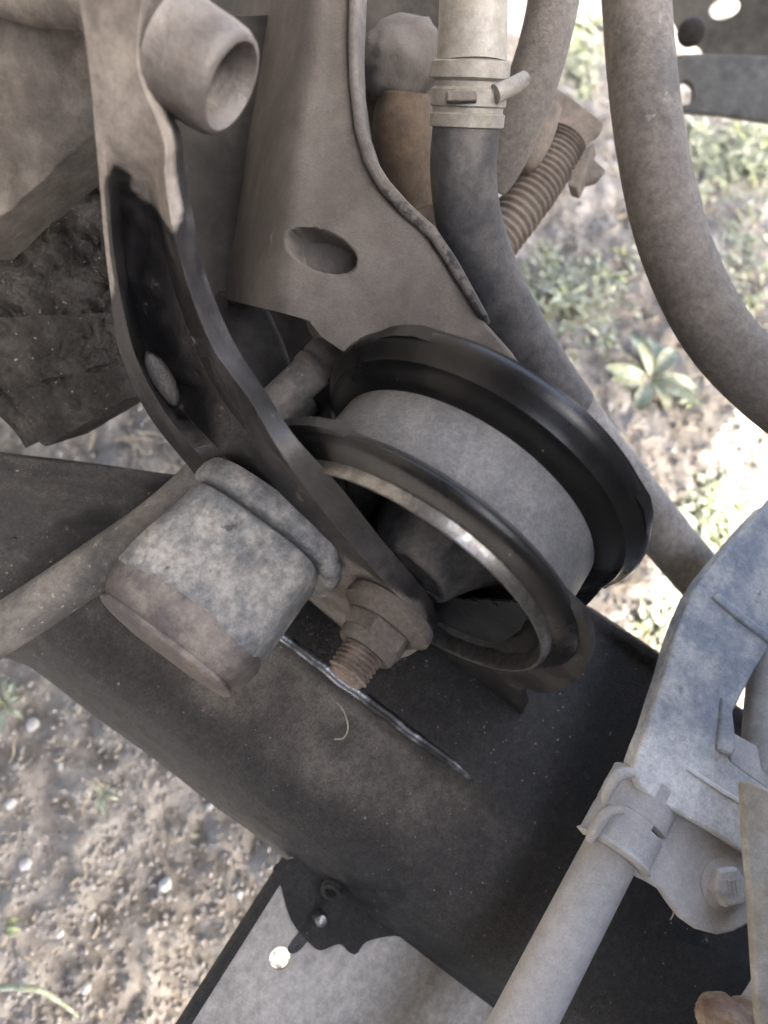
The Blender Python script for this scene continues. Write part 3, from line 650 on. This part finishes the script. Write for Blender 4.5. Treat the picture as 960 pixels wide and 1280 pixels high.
# ================================================================== CENTRE: casting, hoses, conduit
cc = thing('brown_housing', 'ochre brown rounded housing behind the edge of the casing plate', 'engine part', at(500, 180, .32))
part('housing_dome', lump(at(500, 74, .315), .020, .0165, .017, 4, .16, 4, 1.1), 'casting', cc, sharp=80)
part('housing_wall', slab([at(440, 60, .325), at(560, 60, .345), at(450, 320, .335), at(570, 320, .355)], .02, 30, 30, .002, 60, 2), 'ochre', cc, sharp=60)
part('housing_shell', tube([(508, 120, .315, 12), (505, 165, .320, 14), (510, 215, .326, 13), (522, 262, .332, 10)], 32, 8), 'ochre', cc, sharp=80)
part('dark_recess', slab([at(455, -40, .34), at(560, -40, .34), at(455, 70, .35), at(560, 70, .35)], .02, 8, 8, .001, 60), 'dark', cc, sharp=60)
ch = thing('coolant_hose', 'grey black rubber hose with clamp curving down behind the mount', 'hose', at(580, 200, .27))
part('hose', tube([(586, 120, .247, 11.0), (582, 165, .252, 11.4), (579, 215, .259, 11.6), (586, 275, .268, 11.8), (606, 335, .279, 11.8), (636, 398, .292, 11.8), (676, 464, .305, 12), (710, 512, .314, 12)], 36, 10), 'hose', ch, sharp=80)
part('hose_tail', tube([(700, 498, .312, 12), (738, 552, .322, 12), (800, 630, .336, 11.8), (862, 706, .346, 11.8), (930, 780, .352, 11.8)], 36, 10), 'tail', ch, sharp=80)
part('pale_connector', tube([(594, -60, .232, 11), (592, 0, .236, 11), (590, 55, .240, 11.2), (589, 80, .242, 11.6)], 32, 6), 'pale', ch, sharp=80)
ca, cb = at(589, 78, .2425), at(583, 158, .2515); ax = (cb - ca).normalized(); ln = (cb - ca).length
pc = [(-.001, .0108), (0, .0128), (.0045, .0131), (.0055, .0116), (.0070, .0116), (.0078, .0126), (.0125, .0127), (.0130, .0119), (.0145, .0119), (.0150, .0127), (ln, .0126), (ln + .0006, .0110)]
clp = part('hose_clamp', lathe(pc, ca, ax, 56), 'pale', ch, sharp=35)
part('clamp_screw', tube([(618, 118, .238, 3.0), (640, 108, .240, 2.8), (656, 98, .242, 2.4)], 14, 4), 'pale', clp, sharp=60)
c = at(577, 122, .2365); part('clamp_buckle', box(c, RT * .0048, UP * .0016, VD * .0012), 'nut', clp, bevel=.0005)
bh = thing('breather_hose', 'tan dusty breather hose slanting down behind the clamped coolant hose', 'hose', at(670, 90, .30))
part('hose', tube([(700, -60, .29, 10.2), (692, 0, .293, 10.2), (678, 62, .297, 10.2), (660, 118, .302, 10.4), (640, 170, .307, 10.2), (622, 212, .312, 9.2), (612, 236, .315, 7)], 32, 8), 'hosedust', bh, sharp=80)
part('lower_branch', tube([(680, 130, .316, 8), (668, 165, .318, 8.6), (655, 196, .320, 7.6), (648, 208, .321, 5)], 28, 6), 'tan', bh, sharp=80)
cw = thing('corrugated_conduit', 'ribbed tan corrugated conduit tube running to the tan bracket', 'conduit', at(660, 240, .33))
p0, p1, p2 = at(705, 176, .338), at(668, 238, .336), at(612, 312, .332)
path = crom([p0, p1, p2], 70); rings = []; tot = len(path)
dlen = (V(p1) - V(p0)).length + (V(p2) - V(p1)).length; up = None
for i, c in enumerate(path):
    t = (V(path[min(i + 1, tot - 1)]) - V(path[max(i - 1, 0)])).normalized()
    if up is None: up = t.orthogonal().normalized()
    up = (up - t * up.dot(t)).normalized(); w = t.cross(up); r = .0102 + .0007 * math.cos(i / tot * 22 * 2 * math.pi)
    rings.append([V(c) + (up * math.cos(q) + w * math.sin(q)) * r for q in [2 * math.pi * k / 32 for k in range(32)]])
part('ribbed_tube', loft(rings), 'tan', cw, sharp=80)
tb = thing('tan_bracket', 'folded tan dusty metal bracket beside the corrugated conduit', 'bracket', at(725, 170, .34))
pl = lambda a, b: onplane(a, b, at(725, 160, .335), V((-.35, .1, .93)).normalized())
part('bracket_plate', plate(pxs([(690, 104), (712, 118), (735, 135), (757, 152), (752, 166), (742, 172), (733, 182), (728, 192), (715, 176), (690, 158), (680, 140)], pl), V((.05, 0, -.93)) * .004), 'tan', tb, bevel=.0015)
part('bracket_fold', plate(pxs([(733, 182), (740, 176), (746, 172), (738, 200), (724, 232), (712, 228), (716, 205), (724, 190)], lambda a, b: pl(a, b) - V((0, 0, .002))), V((.3, -.3, -.6)) * .012), 'tan', tb, bevel=.0012)
part('bracket_tab', plate(pxs([(748, 176), (770, 196), (760, 208), (738, 214), (734, 205)], lambda a, b: pl(a, b) - V((0, 0, .008))), V((0, 0, -1)) * .004), 'tan', tb, bevel=.001)
# ================================================================== RIGHT: big hose, chassis rail
bigh = part('radiator_hose', tube([(788, -70, .222, 9.6), (795, 0, .220, 9.8), (801, 80, .218, 9.8), (812, 170, .217, 9.8), (830, 262, .217, 9.9), (856, 340, .218, 9.9), (894, 412, .220, 10), (944, 470, .223, 10.1), (1010, 522, .228, 10.2), (1100, 560, .24, 10.2)], 40, 10), 'hosedust', sharp=80)
tagit(bigh, 'thick dusty grey rubber hose hanging in front of the weeds', 'hose')
cr = thing('chassis_rail', 'dark olive pressed steel rail with punched holes above sunlit grass', 'car frame', at(900, 80, .45))
rn = (V((-.35, 0, .93))).normalized()
pa = lambda a, b: onplane(a, b, at(900, 110, .47), rn)
def circ(px, py, rx, ry, f, n=28, tilt=0): return [f(px + rx * math.cos(q) * math.cos(tilt) - ry * math.sin(q) * math.sin(tilt), py + rx * math.cos(q) * math.sin(tilt) + ry * math.sin(q) * math.cos(tilt)) for q in [2 * math.pi * k / n for k in range(n)]]
part('lower_flange', plate(pxs([(838, 80), (846, 68), (870, 66), (1060, 72), (1200, 78), (1200, 190), (1060, 165), (960, 152), (900, 143), (838, 138)], pa), -rn * .004, [circ(856, 116, 11, 15, pa)]), 'chassis', cr, bevel=.0012)
pb = lambda a, b: onplane(a, b, at(900, 30, .50), V((-.7, 0, .5)).normalized())
part('upright_web', plate(pxs([(842, -90), (1200, -90), (1200, 84), (1060, 78), (880, 70), (874, 60), (862, 55), (848, 40), (836, 20)], pb), V((.7, 0, -.5)) * .004, [circ(906, 10, 20, 13, pb, tilt=-.4)]), 'chassis', cr, bevel=.001)
c = at(864, 40, .455)
part('rail_plug', lathe([(0, .0), (0, .0065), (-.002, .0082), (-.012, .0085)], c, (CAM - c).normalized(), 32), 'dark', cr, sharp=60)
# ================================================================== RADIATOR SUPPORT
zs = .268
rs = thing('radiator_support', 'blue grey painted support bracket covered in white dust above pipe', 'bracket', onz(880, 900, .25))
oz = lambda z: (lambda a, b: onz(a, b, z))
bar = [(1120, 470), (1000, 580), (960, 628), (932, 658), (905, 690), (882, 718), (866, 742), (852, 775), (843, 800), (833, 838), (822, 872), (811, 908), (802, 930), (795, 951), (793, 968), (799, 984), (815, 999), (836, 1010), (862, 1024), (900, 1046), (930, 1066), (1010, 1110), (1060, 1040), (960, 985), (935, 968), (914, 952), (905, 934), (905, 920), (914, 896), (928, 868), (944, 838), (960, 812), (1000, 760), (1130, 620)]
part('painted_bar', plate(pxs(bar, oz(zs)), (0, 0, -.004)), 'bluegrey', rs, bevel=.0012)
rib = [(890, 746), (900, 740), (932, 768), (975, 800), (968, 808), (930, 780)]
part('pressed_rib', plate(pxs(rib, oz(zs + .0012)), (0, 0, -.002)), 'bluegrey', rs, bevel=.001)
part('foot_crease', plate(pxs([(858, 962), (862, 958), (905, 986), (950, 1014), (948, 1019), (902, 992)], oz(zs + .0007)), (0, 0, -.001)), 'whitedust', rs, bevel=.0006)
# bar side lip (folded down)
lip = [(960, 628), (932, 658), (905, 690), (882, 718), (866, 742), (852, 775), (843, 800), (833, 838), (822, 872), (811, 908), (802, 930), (795, 950), (793, 968), (799, 984), (815, 999)]
vs = []; 
r0 = [onz(a, b, zs - .001) for a, b in lip]; r1 = [p + V((.001, .0012, -.0)) for p in r0]
part('folded_lip', loft([[p, p + V((.0015, -.0012, 0)), p + V((.0015, -.0012, -.010)), p + V((0, 0, -.010))] for p in [onz(a, b, zs - .002) + V((0, -.0008, 0)) for a, b in lip]]), 'bluegrey', rs, bevel=.0004)
part('inner_ledge', plate(pxs([(908, 918), (918, 916), (1000, 962), (1060, 1000), (1060, 1044), (960, 988), (935, 970), (914, 954)], oz(zs - .009)), (0, 0, -.004)), 'clay', rs, bevel=.001)
gs = onz(920, 930, zs - .004)
part('gusset', plate(pxs([(905, 870), (916, 880), (922, 935), (916, 946), (898, 938)], oz(zs + .0022)), (0, 0, -.004)), 'bluegrey', rs, bevel=.0012)
# clay coloured clamp tab with hex bolt, over the pipe
pcn = thing('pipe_clamp', 'pale dusty saddle clamp with hex bolt holding the lower pipe', 'clamp', onz(850, 1080, .25))
zt = .2625
tab = [(838, 1004), (862, 1020), (930, 1062), (946, 1075), (950, 1110), (945, 1140), (935, 1156), (918, 1165), (898, 1169), (872, 1162), (852, 1148), (838, 1130), (826, 1112), (806, 1100), (812, 1070)]
tabo = part('clamp_tab', plate(pxs(tab, oz(zt)), (0, 0, -.0035)), 'clay', pcn, bevel=.0011)
hb = onz(903, 1106, zt)
part('bolt_flange', lathe([(-.001, .0), (-.001, .0090), (.0006, .0088), (.0012, .007), (.0012, 0)], hb, Z, 40), 'clay', pcn, sharp=45)
hx = [[hb + Z * h + (X * math.cos(q) + Y * math.sin(q)) * r for q in [math.radians(10 + 60 * k) for k in range(6)]] for h, r in [(.0005, .0070), (.0048, .0070), (.0056, .0062)]]
hexo = part('hex_head', loft(hx), 'clay', pcn, sharp=25, bevel=.0006)
for k in (-1, 0, 1):
    part('head_mark', box(hb + Z * .0057 + V((.6, -.8, 0)) * .0016 * k, V((.6, -.8, 0)) * .0003, V((.8, .6, 0)) * .0022, Z * .0003), 'clay', hexo, smooth=False)
part('head_mark', box(hb + Z * .0057 + V((.8, .6, 0)) * .0022, V((.6, -.8, 0)) * .0019, V((.8, .6, 0)) * .0003, Z * .0003), 'clay', hexo, smooth=False)
# lower pipe along X
pa0, pa1 = onz(676, 1235, .2545), onz(772, 1050, .2545); axp = (pa1 - pa0).normalized(); rp = .0098
lp = thing('lower_pipe', 'pale clay coloured pipe held by the saddle clamp over dark crossmember', 'pipe', pa0)
part('tube', tube_w([(*(pa0 - axp * .12), rp), (*(pa0 - axp * .06), rp), (*pa0, rp), (*(pa1 - axp * .01), rp), (*(pa1 + axp * .05), rp), (*(pa1 + axp * .12), rp)], 40, 6), 'clay', lp, sharp=80)
# saddle: half shells round the pipe
cs = pa1
rf = V((0, 0, 1))
def shell(x0, x1, r, t, a0, a1, flare=0):
    x0 -= .0055; x1 -= .0035; r += .0012; t += .0008
    pr = [(x0, r), (x0 + .001, r + t + flare), (x0 + .0025, r + t), (x1 - .0005, r + t), (x1, r + t - .0004), (x1, r)]
    return lathe(pr, cs, axp, 32, math.radians(a0), math.radians(a1), rf, True)
# which way is -Y side of the pipe?
part('saddle_band', shell(-.0005, .0105, rp + .0001, .0018, -100, 95, .0012), 'clay', pcn, sharp=40, bevel=.0004)
part('saddle_band', shell(.0135, .0270, rp + .0001, .0018, -100, 95), 'clay', pcn, sharp=40, bevel=.0004)
part('saddle_bridge', shell(.0100, .0140, rp + .0001, .0016, -100, 10), 'clay', pcn, sharp=40, bevel=.0004)
# lugs on the open side
w_ = axp.cross(Z).normalized()
for ear in ([(792, 966, .258, 1.6), (774, 968, .2575, 2.2), (762, 982, .258, 2.2), (757, 998, .259, 1.7), (762, 1005, .260, 1.2)], [(778, 1012, .257, 1.5), (760, 1015, .2575, 2.1), (750, 1026, .258, 2.3), (742, 1040, .259, 2.2), (737, 1050, .260, 1.5)]):
    part('saddle_lug', tube(ear, 16, 5), 'clay', pcn, sharp=80)
web = [cs + axp * .0 + Z * 0, ]
wt = pxs([(800, 1098), (826, 1112), (838, 1004), (800, 985), (775, 1040)], oz(zt - .0006))
part('clamp_web', plate(pxs([(790, 1000), (850, 1012), (822, 1108), (800, 1098), (770, 1080)], oz(zt - .0008)), (0, 0, -.003)), 'clay', pcn, bevel=.0008)
part('loose_thread', tube([(837, 1128, .2600, .3), (842, 1140, .259, .3), (838, 1150, .258, .25)], 6, 4), 'fibre', pcn)
# radiator with shroud; its unseen panels are added to block the sun
rd = thing('radiator', 'yellowed grey plastic radiator shroud edge beside the pipe clamp', 'radiator', V((.1, -.25, .2)))
sh = [(928, 978), (938, 976), (1010, 1010), (1060, 1240), (1060, 1420), (968, 1420), (948, 1270), (943, 1200), (938, 1120), (932, 1050)]
pS = lambda a, b: onplane(a, b, at(945, 1100, .238), V((-.25, .25, .93)).normalized())
part('shroud_edge', plate(pxs(sh, pS), V((.1, -.1, -.9)) * .004), 'plastic', rd, bevel=.001)
dc = [(942, 826), (1000, 800), (1000, 990), (938, 924), (936, 905)]
part('duct', tube([(962, 780, .30, 8), (960, 850, .297, 8), (956, 900, .294, 8), (952, 960, .291, 8)], 28, 6), 'duct', rd, sharp=60)
RY = -.235
part('sun_blocker', box((.50, -.40, .36), X * .42, Y * .012, Z * .157), 'dark', rd, bevel=.006)  # unseen panel added and sized to bound the sun patches on the ground
part('core_blocker', box((.24, RY - .02, .439), X * .54, Y * .016, Z * .271), 'core_blocker', rd, bevel=.004)  # unseen tall panel added to keep direct sun off the parts
part('side_tank', box((.24, RY - .02, .73), X * .56, Y * .026, Z * .022), 'dark', rd, bevel=.006)
# folded beige rubber boot in the corner
bt = thing('rubber_boot', 'creased beige pink rubber boot tip below the pipe clamp', 'boot', onz(930, 1265, .25))
part('boot_tip', lump(at(905, 1275, .26), .0075, .0095, .011, 5, .16, 4, 1.4), 'flesh', bt, sharp=80)
part('boot_fold', lump(at(940, 1285, .262), .009, .010, .014, 8, .18, 4, 1.4), 'flesh', bt, sharp=80)
part('boot_back', slab([at(935, 1268, .272), at(975, 1215, .272), at(935, 1330, .28), at(1000, 1330, .28)], .006, 12, 12, .001, 90), 'clay', bt, sharp=60)

# unseen car panels added round the engine bay to block sky light
cb = thing('body_blockers', 'unseen dark car panels added round the engine bay to block sky', 'car', V((-.42, .4, 0)))
part('bonnet_blocker', plate([V((-.75, .95, .93)), V((.95, .95, .93)), V((.85, -.08, 1.10)), V((-.65, -.08, 1.10))], V((0, .002, .012))), 'dark', cb, bevel=.004)  # unseen overhead sheet added to block most of the sky
part('wing_blocker', plate([V((-.46, -.5, .30)), V((-.46, .95, .30)), V((-.46, .95, .92)), V((-.46, -.06, 1.08)), V((-.46, -.5, .95))], V((-.012, 0, 0))), 'dark', cb, bevel=.004)  # unseen wall added and raised to close off light from this side
part('bulkhead', plate([V((-.46, .95, .25)), V((.95, .95, .25)), V((.95, .95, .90)), V((-.46, .95, .90))], V((0, .012, 0))), 'dark', cb, bevel=.004)
